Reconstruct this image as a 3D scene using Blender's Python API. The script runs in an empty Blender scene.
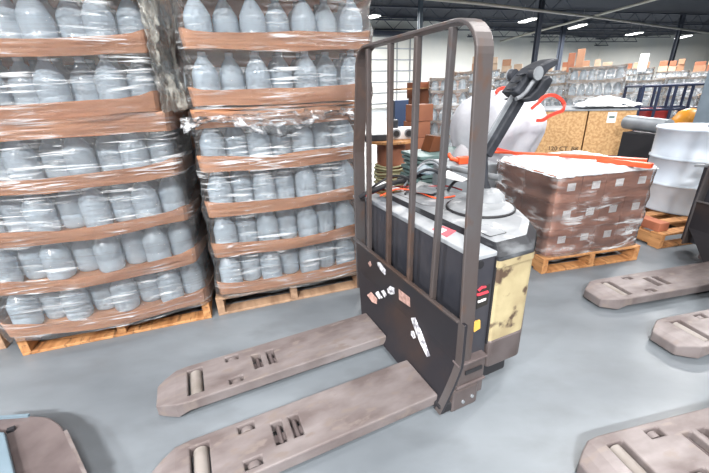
import bpy, bmesh, math, random
from mathutils import Vector, Matrix, noise
random.seed(7)
PI = math.pi
C = bpy.context.scene.collection
sc = bpy.context.scene

# ------------------------------------------------------------------ camera model (measured from vanishing points)
FPX, PITCH, ROLL, CX, CY, H = 359.5, .38476, -.04177, 354.5, 236.5, 1.33
_f = Vector((0, math.cos(PITCH), -math.sin(PITCH))); _r = Vector((1, 0, 0)); _u = _r.cross(_f)
CR = math.cos(ROLL)*_r + math.sin(ROLL)*_u
CU = -math.sin(ROLL)*_r + math.cos(ROLL)*_u
CAMP = Vector((0, 0, H))
def ray(u, v): return CR*(u-CX) - CU*(v-CY) + _f*FPX
def fl(u, v, z=0.0):
    d = ray(u, v); return CAMP + d*((z-H)/d.z)
def gd(u, v, dist):
    """point at horizontal distance dist along the sight line"""
    d = ray(u, v); return CAMP + d*(dist/math.hypot(d.x, d.y))
class Frame:
    def __init__(s, O, deg):
        a = math.radians(deg); s.a = a; s.O = Vector((O[0], O[1], 0))
        s.X = Vector((math.cos(a), math.sin(a), 0)); s.Y = Vector((-math.sin(a), math.cos(a), 0))
    def w(s, x, y, z=0): return s.O + s.X*x + s.Y*y + Vector((0, 0, z))
    def to(s, P): q = P-s.O; return Vector((q.dot(s.X), q.dot(s.Y), P.z))
    def pl(s, ax, c, u, v):
        d = ray(u, v); n = s.X if ax == 'x' else s.Y
        t = (c + s.O.dot(n) - CAMP.dot(n))/d.dot(n); return s.to(CAMP + d*t)

# ------------------------------------------------------------------ materials
def srgb(r, g, b):
    f = lambda c: ((c/255+.055)/1.055)**2.4 if c/255 > .04045 else c/255/12.92
    return (f(r), f(g), f(b), 1)
def mat(name, col, rough=.6, metal=0, col2=None, scale=6, stretch=(1, 1, 1), bump=0, lo=.35, hi=.65, emit=0, rough2=None, col3=None, scale3=30, spec=.5, detail=5, coat=0, lim3=(.56, .66)):
    m = bpy.data.materials.new(name); m.use_nodes = True
    nt = m.node_tree; N = nt.nodes; L = nt.links; b = N['Principled BSDF']
    b.inputs['Base Color'].default_value = col; b.inputs['Roughness'].default_value = rough; b.inputs['Metallic'].default_value = metal
    b.inputs['Specular IOR Level'].default_value = spec; b.inputs['Coat Weight'].default_value = coat
    if emit: b.inputs['Emission Color'].default_value = col; b.inputs['Emission Strength'].default_value = emit
    if col2 or bump:
        tc = N.new('ShaderNodeTexCoord'); mp = N.new('ShaderNodeMapping'); mp.inputs['Scale'].default_value = stretch
        L.new(tc.outputs['Object'], mp.inputs['Vector'])
        nz = N.new('ShaderNodeTexNoise'); nz.inputs['Scale'].default_value = scale; nz.inputs['Detail'].default_value = detail
        L.new(mp.outputs[0], nz.inputs['Vector'])
        if col2:
            rp = N.new('ShaderNodeMapRange'); rp.inputs[1].default_value = lo; rp.inputs[2].default_value = hi
            L.new(nz.outputs['Fac'], rp.inputs[0])
            mx = N.new('ShaderNodeMix'); mx.data_type = 'RGBA'; mx.inputs[6].default_value = col; mx.inputs[7].default_value = col2
            L.new(rp.outputs[0], mx.inputs[0]); out = mx.outputs[2]
            if col3:
                n3 = N.new('ShaderNodeTexNoise'); n3.inputs['Scale'].default_value = scale3; n3.inputs['Detail'].default_value = 6; L.new(mp.outputs[0], n3.inputs['Vector'])
                r3 = N.new('ShaderNodeMapRange'); r3.inputs[1].default_value = lim3[0]; r3.inputs[2].default_value = lim3[1]; L.new(n3.outputs['Fac'], r3.inputs[0])
                m3 = N.new('ShaderNodeMix'); m3.data_type = 'RGBA'; m3.inputs[7].default_value = col3; L.new(out, m3.inputs[6]); L.new(r3.outputs[0], m3.inputs[0]); out = m3.outputs[2]
            L.new(out, b.inputs['Base Color'])
            if rough2 is not None:
                rr = N.new('ShaderNodeMapRange'); rr.inputs[3].default_value = rough; rr.inputs[4].default_value = rough2
                rr.inputs[1].default_value = lo; rr.inputs[2].default_value = hi; L.new(nz.outputs['Fac'], rr.inputs[0]); L.new(rr.outputs[0], b.inputs['Roughness'])
        if bump:
            bp = N.new('ShaderNodeBump'); bp.inputs['Strength'].default_value = bump; bp.inputs['Distance'].default_value = .02
            L.new(nz.outputs['Fac'], bp.inputs['Height']); L.new(bp.outputs[0], b.inputs['Normal'])
    return m
def film_mat(name, painted_glint=.95, stretch=(1.2, 1.2, 20), lo=.53, hi=.68, tint=(.95, .97, 1, 1), rough=.13, patch=(.44, .60), haze=.035, ffac=1.2):
    m = bpy.data.materials.new(name); m.use_nodes = True
    nt = m.node_tree; N = nt.nodes; L = nt.links; b = N['Principled BSDF']; out = N['Material Output']
    b.inputs['Base Color'].default_value = tint; b.inputs['Roughness'].default_value = .25; b.inputs['Specular IOR Level'].default_value = 1.0
    tc = N.new('ShaderNodeTexCoord'); mp = N.new('ShaderNodeMapping'); mp.inputs['Scale'].default_value = stretch
    L.new(tc.outputs['Object'], mp.inputs['Vector'])
    def noise_(sc_, det, vec, rough_=.6, dist=0):
        n = N.new('ShaderNodeTexNoise'); n.inputs['Scale'].default_value = sc_; n.inputs['Detail'].default_value = det; n.inputs['Roughness'].default_value = rough_; n.inputs['Distortion'].default_value = dist
        L.new(vec, n.inputs['Vector']); return n.outputs['Fac']
    def rng(x, a, b_, c=0, d=1):
        r = N.new('ShaderNodeMapRange'); r.inputs[1].default_value = a; r.inputs[2].default_value = b_; r.inputs[3].default_value = c; r.inputs[4].default_value = d; L.new(x, r.inputs[0]); return r.outputs[0]
    def mth(op, a, b_, clamp=False):
        r = N.new('ShaderNodeMath'); r.operation = op; r.use_clamp = clamp
        for k, q in enumerate((a, b_)):
            if isinstance(q, (int, float)): r.inputs[k].default_value = q
            else: L.new(q, r.inputs[k])
        return r.outputs[0]
    nz = noise_(3, 7, mp.outputs[0], .62, .8)
    n2 = noise_(2.6, 2, tc.outputs['Object'])
    fac = mth('MULTIPLY', mth('MULTIPLY', rng(nz, lo, hi), rng(n2, *patch)), painted_glint)  # painted highlights: white streaks mixed into the film in place of glints
    fac = mth('ADD', fac, haze)
    bp = N.new('ShaderNodeBump'); bp.inputs['Strength'].default_value = .8; bp.inputs['Distance'].default_value = .025
    L.new(mth('ADD', nz, n2), bp.inputs['Height']); L.new(bp.outputs[0], b.inputs['Normal'])
    lw = N.new('ShaderNodeFresnel'); lw.inputs['IOR'].default_value = 1.45; L.new(bp.outputs[0], lw.inputs['Normal'])
    gl = N.new('ShaderNodeBsdfGlossy'); gl.inputs['Roughness'].default_value = rough; L.new(bp.outputs[0], gl.inputs['Normal'])
    tr = N.new('ShaderNodeBsdfTransparent'); tr.inputs[0].default_value = (.97, .98, .99, 1)
    m1 = N.new('ShaderNodeMixShader'); L.new(mth('MULTIPLY', lw.outputs[0], ffac), m1.inputs[0]); L.new(tr.outputs[0], m1.inputs[1]); L.new(gl.outputs[0], m1.inputs[2])
    mx = N.new('ShaderNodeMixShader'); L.new(mth('MINIMUM', fac, 1.0), mx.inputs[0]); L.new(m1.outputs[0], mx.inputs[1]); L.new(b.outputs[0], mx.inputs[2])
    L.new(mx.outputs[0], out.inputs[0])
    return m
M = {}
M['floor'] = mat('concrete', srgb(124, 131, 137), .34, 0, srgb(90, 96, 102), 1.0, (1, 1.8, 1), bump=.02, lo=.3, hi=.7, rough2=.5, col3=srgb(92, 97, 102), scale3=3.0, detail=9, lim3=(.5, .85))
M['fork'] = mat('worn_steel', srgb(134, 127, 127), .42, .1, srgb(100, 90, 89), 4, (1, 2.2, 1), .12, col3=srgb(122, 112, 108), scale3=14, rough2=.6)
M['forkdark'] = mat('dull_steel', srgb(118, 108, 108), .45, .3, srgb(92, 82, 82), 5, bump=.15, rough2=.6)
M['rust'] = mat('rusty_frame', srgb(96, 94, 96), .4, .35, srgb(82, 67, 61), 2.5, (1, 1, .6), .08, rough2=.6, col3=srgb(98, 80, 72), scale3=11)
M['plate'] = mat('black_plate', srgb(40, 39, 44), .42, .1, srgb(58, 47, 44), 3.2, bump=.06, lo=.5, hi=.75)
M['batt'] = mat('battery_case', srgb(52, 54, 62), .38, .1, srgb(66, 66, 72), 5, bump=.05)
M['battop'] = mat('battery_lid', srgb(160, 165, 170), .5, 0, srgb(104, 110, 118), 2.5, bump=.05, lo=.4, hi=.6)
M['cream'] = mat('cream_paint', srgb(182, 170, 134), .55, 0, srgb(158, 144, 112), 8, bump=.05, col3=srgb(84, 68, 56), scale3=14)
M['hood'] = mat('dusty_hood', srgb(150, 154, 158), .55, 0, srgb(112, 116, 121), 4.5, bump=.1, col3=srgb(170, 172, 175), scale3=13)
M['hoodedge'] = mat('scuffed_black', srgb(36, 38, 43), .5, 0, srgb(100, 104, 108), 9, (.6, .6, 2), .1, lo=.56, hi=.75)
M['skirt'] = mat('skirt_paint', srgb(98, 90, 90), .4, .2, srgb(76, 66, 64), 5, bump=.1)
M['blackp'] = mat('black_plastic', srgb(34, 37, 43), .5, 0, srgb(56, 59, 66), 12, bump=.05)
M['greyp'] = mat('grey_plastic', srgb(140, 145, 150), .45, 0, srgb(110, 113, 118), 9)
M['rubber'] = mat('black_rubber', srgb(34, 34, 38), .6)
M['roller'] = mat('worn_roller', srgb(138, 132, 128), .6, 0, srgb(112, 104, 98), 9, bump=.1)
M['kraft'] = mat('kraft_board', srgb(194, 140, 102), .65, 0, srgb(174, 120, 86), 2.2, (1, 1, 5), .05)
M['kraftd'] = mat('brown_carton', srgb(164, 108, 84), .6, 0, srgb(146, 94, 73), 3, bump=.05)
M['carton'] = mat('tan_carton', srgb(160, 122, 96), .65, 0, srgb(146, 106, 82), 3)
M['carton2'] = mat('orange_carton', srgb(150, 96, 70), .65, 0, srgb(132, 82, 60), 3)
M['carton3'] = mat('pale_carton', srgb(180, 160, 140), .65, 0, srgb(160, 140, 120), 3)
M['wood'] = mat('pallet_wood', srgb(192, 142, 94), .65, 0, srgb(154, 104, 62), 3, (8, 1.5, 8), .15, col3=srgb(120, 84, 54), scale3=5)
M['woodd'] = mat('aged_pallet_wood', srgb(168, 138, 112), .65, 0, srgb(136, 108, 86), 3, (8, 1.5, 8), .15)
M['woodr'] = mat('red_lumber', srgb(176, 110, 82), .65, 0, srgb(150, 90, 66), 5, bump=.1)
M['film'] = film_mat('stretch_film')
M['filmclear'] = film_mat('stretch_film_clear', .85, (1.3, 1.3, 7), .48, .68, haze=.05, ffac=1.0)
M['film2'] = film_mat('stretch_film_loose', .8, (4, 4, 7), .5, .68, patch=(.3, .5), haze=.03)
M['filmhaze'] = film_mat('stretch_film_hazy', .6, (1.5, 1.5, 6), .5, .68, haze=.14)
M['filmtan'] = film_mat('stretch_film_tan', .6, (5, 5, 1.2), .48, .68, (.84, .82, .74, 1), patch=(.4, .62), haze=.05, ffac=.7)
M['whitefilm'] = mat('white_sheet', srgb(235, 238, 242), .35, 0, srgb(210, 214, 220), 7, bump=.5)
M['bag'] = mat('woven_bag', srgb(212, 214, 222), .7, 0, srgb(194, 196, 206), 5, bump=.5)
M['red'] = mat('red_strap', srgb(220, 72, 56), .5)
M['orange'] = mat('orange_paint', srgb(232, 92, 48), .45, 0, srgb(200, 74, 40), 6)
M['osb'] = mat('osb_board', srgb(206, 168, 120), .65, 0, srgb(180, 138, 92), 30, bump=.1, detail=2, lo=.4, hi=.6)
M['greysteel'] = mat('galvanised', srgb(150, 156, 162), .45, .3, srgb(128, 134, 140), 5)
M['drum'] = mat('drum_paint', srgb(200, 212, 224), .4, 0, srgb(184, 196, 210), 3, bump=.05)
M['colm'] = mat('column_paint', srgb(118, 132, 144), .5, 0, srgb(104, 118, 130), 4)
M['wall'] = mat('wall_paint', srgb(226, 226, 218), .8, 0, srgb(216, 218, 214), .4)
M['ceil'] = mat('dark_deck', srgb(52, 56, 66), .8, 0, srgb(40, 44, 54), 1.5, (1, 8, 1))
M['joist'] = mat('joist_steel', srgb(70, 76, 88), .6, .2)
M['pipe'] = mat('pale_pipe', srgb(196, 192, 180), .5)
M['lamp'] = mat('lamp_lens', (1, .98, .94, 1), .5, emit=9)
M['white'] = mat('white_paper', srgb(236, 236, 238), .6)
M['torn'] = mat('torn_label', srgb(214, 216, 222), .6, 0, srgb(130, 130, 138), 40, lo=.5, hi=.6)
M['pink'] = mat('faded_label', srgb(196, 160, 150), .6, 0, srgb(150, 120, 112), 40)
M['yellow'] = mat('yellow_label', srgb(222, 176, 84), .6)
M['redl'] = mat('red_label', srgb(214, 70, 84), .5)
M['ink'] = mat('black_ink', srgb(40, 38, 36), .7)
M['blue'] = mat('blue_frame', srgb(30, 44, 74), .45)
M['darkblue'] = mat('dark_blue_panel', srgb(44, 60, 88), .5)
M['amber'] = mat('amber_plastic', srgb(214, 146, 30), .45, 0, srgb(190, 124, 24), 5)
M['redbox'] = mat('dark_red_tub', srgb(150, 44, 44), .5)
M['green'] = mat('green_grey_sheet', srgb(110, 136, 134), .5, 0, srgb(84, 104, 104), 6)
M['brown'] = mat('dark_brown_board', srgb(112, 64, 36), .5, 0, srgb(90, 50, 28), 4)
M['teal'] = mat('grey_green_cloth', srgb(150, 150, 155), .7)
M['cable'] = mat('yellow_cable', srgb(168, 164, 128), .5)
M['palegrey'] = mat('pale_grey_panel', srgb(120, 138, 150), .5, 0, srgb(104, 122, 134), 3)
def bottle_mat():
    m = bpy.data.materials.new('bottle_plastic'); m.use_nodes = True
    nt = m.node_tree; N = nt.nodes; L = nt.links; b = N['Principled BSDF']
    b.inputs['Base Color'].default_value = srgb(212, 228, 240); b.inputs['Roughness'].default_value = .2
    b.inputs['Specular IOR Level'].default_value = .8
    t = N.new('ShaderNodeBsdfTranslucent'); t.inputs[0].default_value = srgb(214, 228, 238)
    x = N.new('ShaderNodeMixShader'); x.inputs[0].default_value = .38
    L.new(b.outputs[0], x.inputs[1]); L.new(t.outputs[0], x.inputs[2]); L.new(x.outputs[0], N['Material Output'].inputs[0])
    return m
M['bottle'] = bottle_mat()
M['cap'] = mat('white_cap', srgb(220, 226, 232), .4)

# ------------------------------------------------------------------ mesh builder
class MB:
    def __init__(s): s.v = []; s.f = []; s.sm = []
    def add(s, vs, fs, smooth=False):
        n = len(s.v); s.v += [tuple(v) for v in vs]; s.f += [tuple(i+n for i in f) for f in fs]; s.sm += [smooth]*len(fs); return s
    def box(s, x0, x1, y0, y1, z0, z1, rz=0, c=None):
        vs = [Vector((x, y, z)) for z in (z0, z1) for x, y in ((x0, y0), (x1, y0), (x1, y1), (x0, y1))]
        if rz:
            cc = Vector(c) if c else Vector(((x0+x1)/2, (y0+y1)/2, 0)); R = Matrix.Rotation(rz, 3, 'Z')
            cc.z = 0
            vs = [R @ (v-cc)+cc for v in vs]
        return s.add(vs, [(0, 3, 2, 1), (4, 5, 6, 7), (0, 1, 5, 4), (1, 2, 6, 5), (2, 3, 7, 6), (3, 0, 4, 7)])
    def bar(s, a, b, w, h, up=(0, 0, 1)):
        """rectangular bar between two points"""
        a = Vector(a); b = Vector(b); d = (b-a).normalized(); up = Vector(up)
        if abs(d.dot(up)) > .99: up = Vector((1, 0, 0))
        sx = d.cross(up).normalized(); sy = sx.cross(d).normalized()
        vs = [p+sx*(w/2*i)+sy*(h/2*j) for p in (a, b) for i, j in ((-1, -1), (1, -1), (1, 1), (-1, 1))]
        return s.add(vs, [(0, 3, 2, 1), (4, 5, 6, 7), (0, 1, 5, 4), (1, 2, 6, 5), (2, 3, 7, 6), (3, 0, 4, 7)])
    def tube(s, pts, r, n=10, caps=True):
        pts = [Vector(p) for p in pts]; rs = r if isinstance(r, (list, tuple)) else [r]*len(pts)
        rings = []; up = Vector((0, 0, 1)); prev = None
        for i, p in enumerate(pts):
            d = (pts[min(i+1, len(pts)-1)]-pts[max(i-1, 0)]).normalized()
            if prev is None:
                a = Vector((0, 0, 1)) if abs(d.z) < .9 else Vector((1, 0, 0)); x = d.cross(a).normalized()
            else: x = (prev-d*prev.dot(d)).normalized()
            prev = x; y = d.cross(x)
            rings.append([p+(x*math.cos(2*PI*k/n)+y*math.sin(2*PI*k/n))*rs[i] for k in range(n)])
        vs = [v for R in rings for v in R]; fs = []
        for i in range(len(pts)-1):
            for k in range(n): k2 = (k+1) % n; fs.append((i*n+k, i*n+k2, (i+1)*n+k2, (i+1)*n+k))
        s.add(vs, fs, True)
        if caps:
            s.add(rings[0], [tuple(reversed(range(n)))]); s.add(rings[-1], [tuple(range(n))])
        return s
    def lathe(s, prof, c=(0, 0, 0), n=20, caps=True):
        vs = [(c[0]+r*math.cos(2*PI*k/n), c[1]+r*math.sin(2*PI*k/n), c[2]+z) for r, z in prof for k in range(n)]
        fs = [(i*n+k, i*n+(k+1) % n, (i+1)*n+(k+1) % n, (i+1)*n+k) for i in range(len(prof)-1) for k in range(n)]
        s.add(vs, fs, True)
        if caps: s.add(vs[:n], [tuple(reversed(range(n)))]); s.add(vs[-n:], [tuple(range(n))])
        return s
    def prism(s, poly, a, b, axis='z'):
        """extrude 2D poly between a and b along axis; poly gives the other two coordinates in order"""
        def P(p, t):
            return {'z': (p[0], p[1], t), 'y': (p[0], t, p[1]), 'x': (t, p[0], p[1])}[axis]
        n = len(poly); vs = [P(p, a) for p in poly]+[P(p, b) for p in poly]
        return s.add(vs, [tuple(reversed(range(n))), tuple(range(n, 2*n))]+[(i, (i+1) % n, n+(i+1) % n, n+i) for i in range(n)])
    def build(s, name, m, parent=None, bev=0, seg=2, weld=False):
        me = bpy.data.meshes.new(name); me.from_pydata(s.v, [], s.f); me.update()
        me.polygons.foreach_set('use_smooth', s.sm)
        bm = bmesh.new(); bm.from_mesh(me)
        if weld: bmesh.ops.remove_doubles(bm, verts=bm.verts, dist=1e-5)
        bmesh.ops.recalc_face_normals(bm, faces=bm.faces); bm.to_mesh(me); bm.free()
        me.materials.append(M[m] if isinstance(m, str) else m)
        o = bpy.data.objects.new(name, me); C.objects.link(o)
        if parent: o.parent = parent
        if bev:
            b = o.modifiers.new('bevel', 'BEVEL'); b.width = bev; b.segments = seg; b.limit_method = 'ANGLE'; b.angle_limit = .6
        return o
def tag(o, label=None, cat=None, group=None, kind=None):
    if label: o['label'] = label
    if cat: o['category'] = cat
    if group: o['group'] = group
    if kind: o['kind'] = kind
    return o
def thing(name, label, cat, loc=(0, 0, 0), rz=0, group=None):
    o = bpy.data.objects.new(name, None); C.objects.link(o); o.location = loc; o.rotation_euler = (0, 0, rz); o.empty_display_size = .1
    return tag(o, label, cat, group)
def copy_tree(o, parent=None):
    c = o.copy(); C.objects.link(c); c.parent = parent
    for ch in list(o.children): copy_tree(ch, c)
    return c
def place(o, p, rz=0): o.location = p; o.rotation_euler = (0, 0, rz); return o

# ------------------------------------------------------------------ setting
CEIL = 5.0
tag(MB().add([(-30, -12, 0), (75, -12, 0), (75, 62, 0), (-30, 62, 0)], [(0, 1, 2, 3)]).build('floor', 'floor'), kind='structure')
tag(MB().box(-30, 75, -12, 62, 5.95, 6.1).build('ceiling', 'ceil'), kind='structure')
wp = [fl(240, 33, CEIL), fl(362, 31, CEIL), fl(419, 34, CEIL), fl(500, 42, CEIL), fl(600, 47.3, CEIL), fl(709, 42, CEIL), fl(820, 38, CEIL)]
for i in range(len(wp)-1):
    a, b = wp[i], wp[i+1]
    d = (b-a).normalized(); n = Vector((-d.y, d.x, 0))
    mb = MB()
    q = [a, b, b+n*.2, a+n*.2]
    mb.add([(p.x, p.y, 0) for p in q]+[(p.x, p.y, 5.95) for p in q], [(0, 1, 5, 4), (1, 2, 6, 5), (2, 3, 7, 6), (3, 0, 4, 7), (4, 5, 6, 7)])
    tag(mb.build('wall_back' if i else 'wall_left', 'wall'), kind='structure')
# big dock door made of light panels with grey seams
def w_at(u, v, a, b, off=0):
    d = (b-a).normalized(); n = Vector((-d.y, d.x, 0)); r = ray(u, v)
    t = ((a-n*off)-CAMP).dot(n)/r.dot(n); return CAMP+r*t
a, b = wp[1], wp[2]; dd = (b-a).normalized(); nn = Vector((-dd.y, dd.x, 0))
door = thing('door_1', None, None); door['kind'] = 'structure'
L0 = (b-a).length
mb = MB(); p = a-nn*.06
mb.bar(p+Vector((0, 0, -2.6+.0)), p+dd*L0+Vector((0, 0, -2.6)), .06, 4.6); mb.build('door_panel', 'wall', door)
mb = MB()
for k in range(7): z = .4+k*.72; q = a-nn*.12; mb.bar((q.x, q.y, z), (q.x+dd.x*L0, q.y+dd.y*L0, z), .06, .07)
for u in (368, 397, 410):
    q = w_at(u, 60, a, b, .12); mb.bar((q.x, q.y, 0), (q.x, q.y, 4.7), .09, .06)
mb.build('door_seam', 'greysteel', door)
mb = MB(); q = a-nn*.3; mb.bar((q.x, q.y, 4.9), (q.x+dd.x*L0, q.y+dd.y*L0, 4.9), .2, .28); tag(mb.build('trim_1', 'joist'), kind='structure')

# joists of the roof: open-web trusses
ja = math.radians(17.3); JX = Vector((math.cos(ja), math.sin(ja), 0)); JY = Vector((-math.sin(ja), math.cos(ja), 0))
for k in range(15):
    o = Vector((-14, -2, 0))+JY*(k*3.4)
    a = o; n = 34 if k > 5 else 20; st = 1.7
    mb = MB(); 
    mb.bar(a+Vector((0, 0, 5.85)), a+JX*(n*st)+Vector((0, 0, 5.85)), .10, .08)
    mb.bar(a+Vector((0, 0, 5.15)), a+JX*(n*st)+Vector((0, 0, 5.15)), .08, .07)
    for i in range(n):
        mb.bar(a+JX*(i*st)+Vector((0, 0, 5.15)), a+JX*((i+.5)*st)+Vector((0, 0, 5.85)), .03, .03)
        mb.bar(a+JX*((i+.5)*st)+Vector((0, 0, 5.85)), a+JX*((i+1)*st)+Vector((0, 0, 5.15)), .03, .03)
    tag(mb.build('ceiling_joist', 'joist'), kind='structure')
pipes = [(fl(380, -6, 4.9), fl(480, 3.5, 4.9), fl(594, 17, 4.9), fl(709, 33, 4.9), fl(760, 40, 4.9)), (fl(498, 42, 5.05), fl(594, 16, 5.05), fl(660, -2, 5.05))]
for i, ps in enumerate(pipes):
    tag(MB().tube(ps, .07, 8).build('ceiling_pipe', 'pipe'), ('pale sprinkler pipe running under the dark roof across to the right', 'thin pale pipe crossing the other pipe towards the back wall')[i], 'pipe')
# steel columns
for (u, v, w, nm) in ((420.5, 10, .2, 'grey steel column behind the tall fork truck guard'), (541, 10, .22, 'slim dark column left of the ceiling lights in the middle distance'), (680, 28, .26, 'dark steel column standing behind the pallets below the rightmost lamp'), (563, 33, .3, 'thin distant column by the back wall between two lamps')):
    p = fl(u, v, 5.0); an = math.radians(17.3)
    mb = MB(); 
    mb.box(-w/2, w/2, -w/2, -w/2+.03, 0, 5.95); mb.box(-w/2, w/2, w/2-.03, w/2, 0, 5.95); mb.box(-.015, .015, -w/2, w/2, 0, 5.95)
    mb.box(-w*.8, w*.8, -w*.8, w*.8, 0, .03)
    o = mb.build('steel_column', 'colm' if u < 430 else 'joist'); place(o, (p.x, p.y, 0), an); tag(o, nm, 'column', kind='structure')
# lamps seen in the photo, placed by their two ends under the roof
def lamp(a, b, label, W=60, width=.32, area=True):
    c = (a+b)/2; d = (b-a); Ln = d.length; rz = math.atan2(d.y, d.x)
    t = thing('ceiling_light', label, 'ceiling light', c, rz, 'ceiling lights')
    mb = MB(); mb.box(-Ln/2, Ln/2, -width/2, width/2, .02, .1)
    for sx in (-1, 1): mb.bar((sx*Ln*.35, 0, .1), (sx*Ln*.35, 0, .95), .015, .015)
    mb.build('housing', 'greysteel', t)
    MB().box(-Ln/2+.02, Ln/2-.02, -width/2+.02, width/2-.02, -.02, .02).build('diffuser', 'lamp', t, .01)
    if area:
        l = bpy.data.lights.new('lamp_light', 'AREA'); l.shape = 'RECTANGLE'; l.size = Ln; l.size_y = width; l.energy = W; l.color = (1, .98, .96)
        lo = bpy.data.objects.new('lamp_light', l); C.objects.link(lo); lo.location = (0, 0, -.04); lo.parent = t
    return t
far = [((368, 18), (377.5, 15.5), 'round looking bright lamp high above the wrapped pallets, far left of all lamps'), ((425, 43), (436, 40.5), 'faint lamp low behind the guard top bar'), ((521.5, 22.5), (534.5, 18.5), 'bright lamp just left of the dark slim column'),
       ((571.5, 28.5), (584, 24.5), 'lamp under the crossing pipes, between the slim column and the white box'), ((628, 35.2), (640.5, 32.6), 'lamp second from the right under the roof'), ((677, 38.5), (689.5, 35.5), 'rightmost ceiling lamp beside the dark column')]
for p, q, lb in far: lamp(fl(*p, CEIL), fl(*q, CEIL), lb, 1500, .55)
# unseen lamps added overhead and behind the camera to brighten stacks and trucks
for (x, y, W) in ((-1.4, -4.4, 1500), (2.6, -3.4, 420), (-2.4, 4.2, 160), (3.4, 3.2, 230), (7.0, 6.0, 420), (7.0, .6, 250), (-5.5, -3.6, 900), (.2, -1.0, 160), (1.8, 11, 600), (9.5, 13, 700), (12, 16, 900)):
    l = lamp(Vector((x-.6, y-.2, CEIL)), Vector((x+.6, y+.2, CEIL)), 'added unseen ceiling lamp that brightens the fork trucks and pallets', W, .3)

# ------------------------------------------------------------------ pallets, trays, bottles, film
def make_pallet(w, d, m='wood', h=.13, nb=7):
    t = thing('wooden_pallet', 'wooden pallet', 'pallet')
    bw = .095
    for k in range(nb):
        y = k*(d-bw)/(nb-1); MB().box(0, w, y, y+bw, h-.018, h).build('deck_board', m, t, .003)
    for k in range(3):
        x = k*(w-.045)/2; MB().box(x, x+.045, 0, d, .018, h-.018).build('stringer', m, t, .003)
    for k in range(3):
        y = k*(d-bw)/2; MB().box(0, w, y, y+bw, 0, .018).build('bottom_board', m, t, .003)
    return t
def ring(w, d, r=.03, ns=14, bulge=.02, cx=None, seed=0):
    """rounded rectangle loop as (x, y, side, s) with faces bulging out"""
    out = []
    for side in range(4):
        L = w if side % 2 == 0 else d
        for k in range(ns):
            s = -1+2*(k+.5)/ns if ns else 0
            s = math.sin(s*PI/2)*.995
            b = bulge*(1-s*s)
            if side == 0: p = (w/2+s*(w/2-r), -b)
            elif side == 1: p = (w+b, d/2+s*(d/2-r))
            elif side == 2: p = (w/2-s*(w/2-r), d+b)
            else: p = (-b, d/2-s*(d/2-r))
            out.append((p[0], p[1], side, s))
    return out
def tray_mesh(w, d, h=.085, sag=.018, bulge=.02, flare=.012, seed=0, lid=False):
    R = ring(w, d, .006, 10, bulge); n = len(R); cx, cy = w/2, d/2
    def pt(i, off, z):
        x, y, side, s = R[i]; dx, dy = x-cx, y-cy; k = 1+off/max(.3, math.hypot(dx, dy))
        return (cx+dx*k, cy+dy*k, z)
    nz = lambda i, c: noise.noise(Vector((R[i][0]*4, R[i][1]*4, seed*7.3+c)))
    rows = []
    for off, z, c in ((-.005, .004, 0), (0, 0, 0), (flare*.5, h*.5, 3), (flare, h, 5), (flare-.007, h, 5), (-.007, .01, 0)):
        row = []
        for i in range(n):
            s = R[i][3]; zz = z
            if z > .02: zz += -sag*(1-s*s)+nz(i, c)*.016+.008*(abs(s) > .93)
            else: zz += (-sag*.8*(1-abs(s))+nz(i, 1)*.014 if off == 0 else 0)
            row.append(pt(i, off+nz(i, c)*.006*(z > .02), zz))
        rows.append(row)
    mb = MB(); vs = [v for r in rows for v in r]
    fs = [(a*n+k, a*n+(k+1) % n, (a+1)*n+(k+1) % n, (a+1)*n+k) for a in range(len(rows)-1) for k in range(n)]
    mb.add(vs, fs, False)
    if not lid: mb.add(rows[-1], [tuple(range(n))]); mb.add(rows[0], [tuple(reversed(range(n)))])
    else: mb.add([(x, y, h*.9) for x, y, z in rows[4]], [tuple(range(n))])
    return mb
def film_mesh(w, d, z0, z1, levels, lean=(0, 0), seed=0, bulge=.028, waist=.012):
    """stretch film: a shell round the load that follows tray levels and dips between them"""
    mb = MB(); nz = int((z1-z0)/.018)+1; rows = []
    for j in range(nz+1):
        z = z0+(z1-z0)*j/nz; t = (z-z0)/(z1-z0)
        dz = min(abs(z-l) for l in levels); wv = -waist*min(1, max(0, (dz-.04)/.05))
        R = ring(w, d, .035, 22, bulge); row = []
        for x, y, side, s in R:
            q = noise.noise(Vector((x*3+seed, y*3, z*14)))*.010+noise.noise(Vector((x*14, y*14+seed, z*5)))*.003
            off = .026+wv+q; dx, dy = x-w/2, y-d/2
            if side % 2 == 0: y += (-off if side == 0 else off); x += math.copysign(off*abs(s)**6, dx)
            else: x += (off if side == 1 else -off); y += math.copysign(off*abs(s)**6, dy)
            row.append((x+lean[0]*t, y+lean[1]*t, z+(noise.noise(Vector((x*7, y*7, seed+j)))*.02 if j in (0, nz) else 0)))
        rows.append(row)
    n = len(rows[0])
    fs = [(a*n+k, a*n+(k+1) % n, (a+1)*n+(k+1) % n, (a+1)*n+k) for a in range(nz) for k in range(n)]
    mb.add([v for r in rows for v in r], fs, True); return mb

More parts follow.
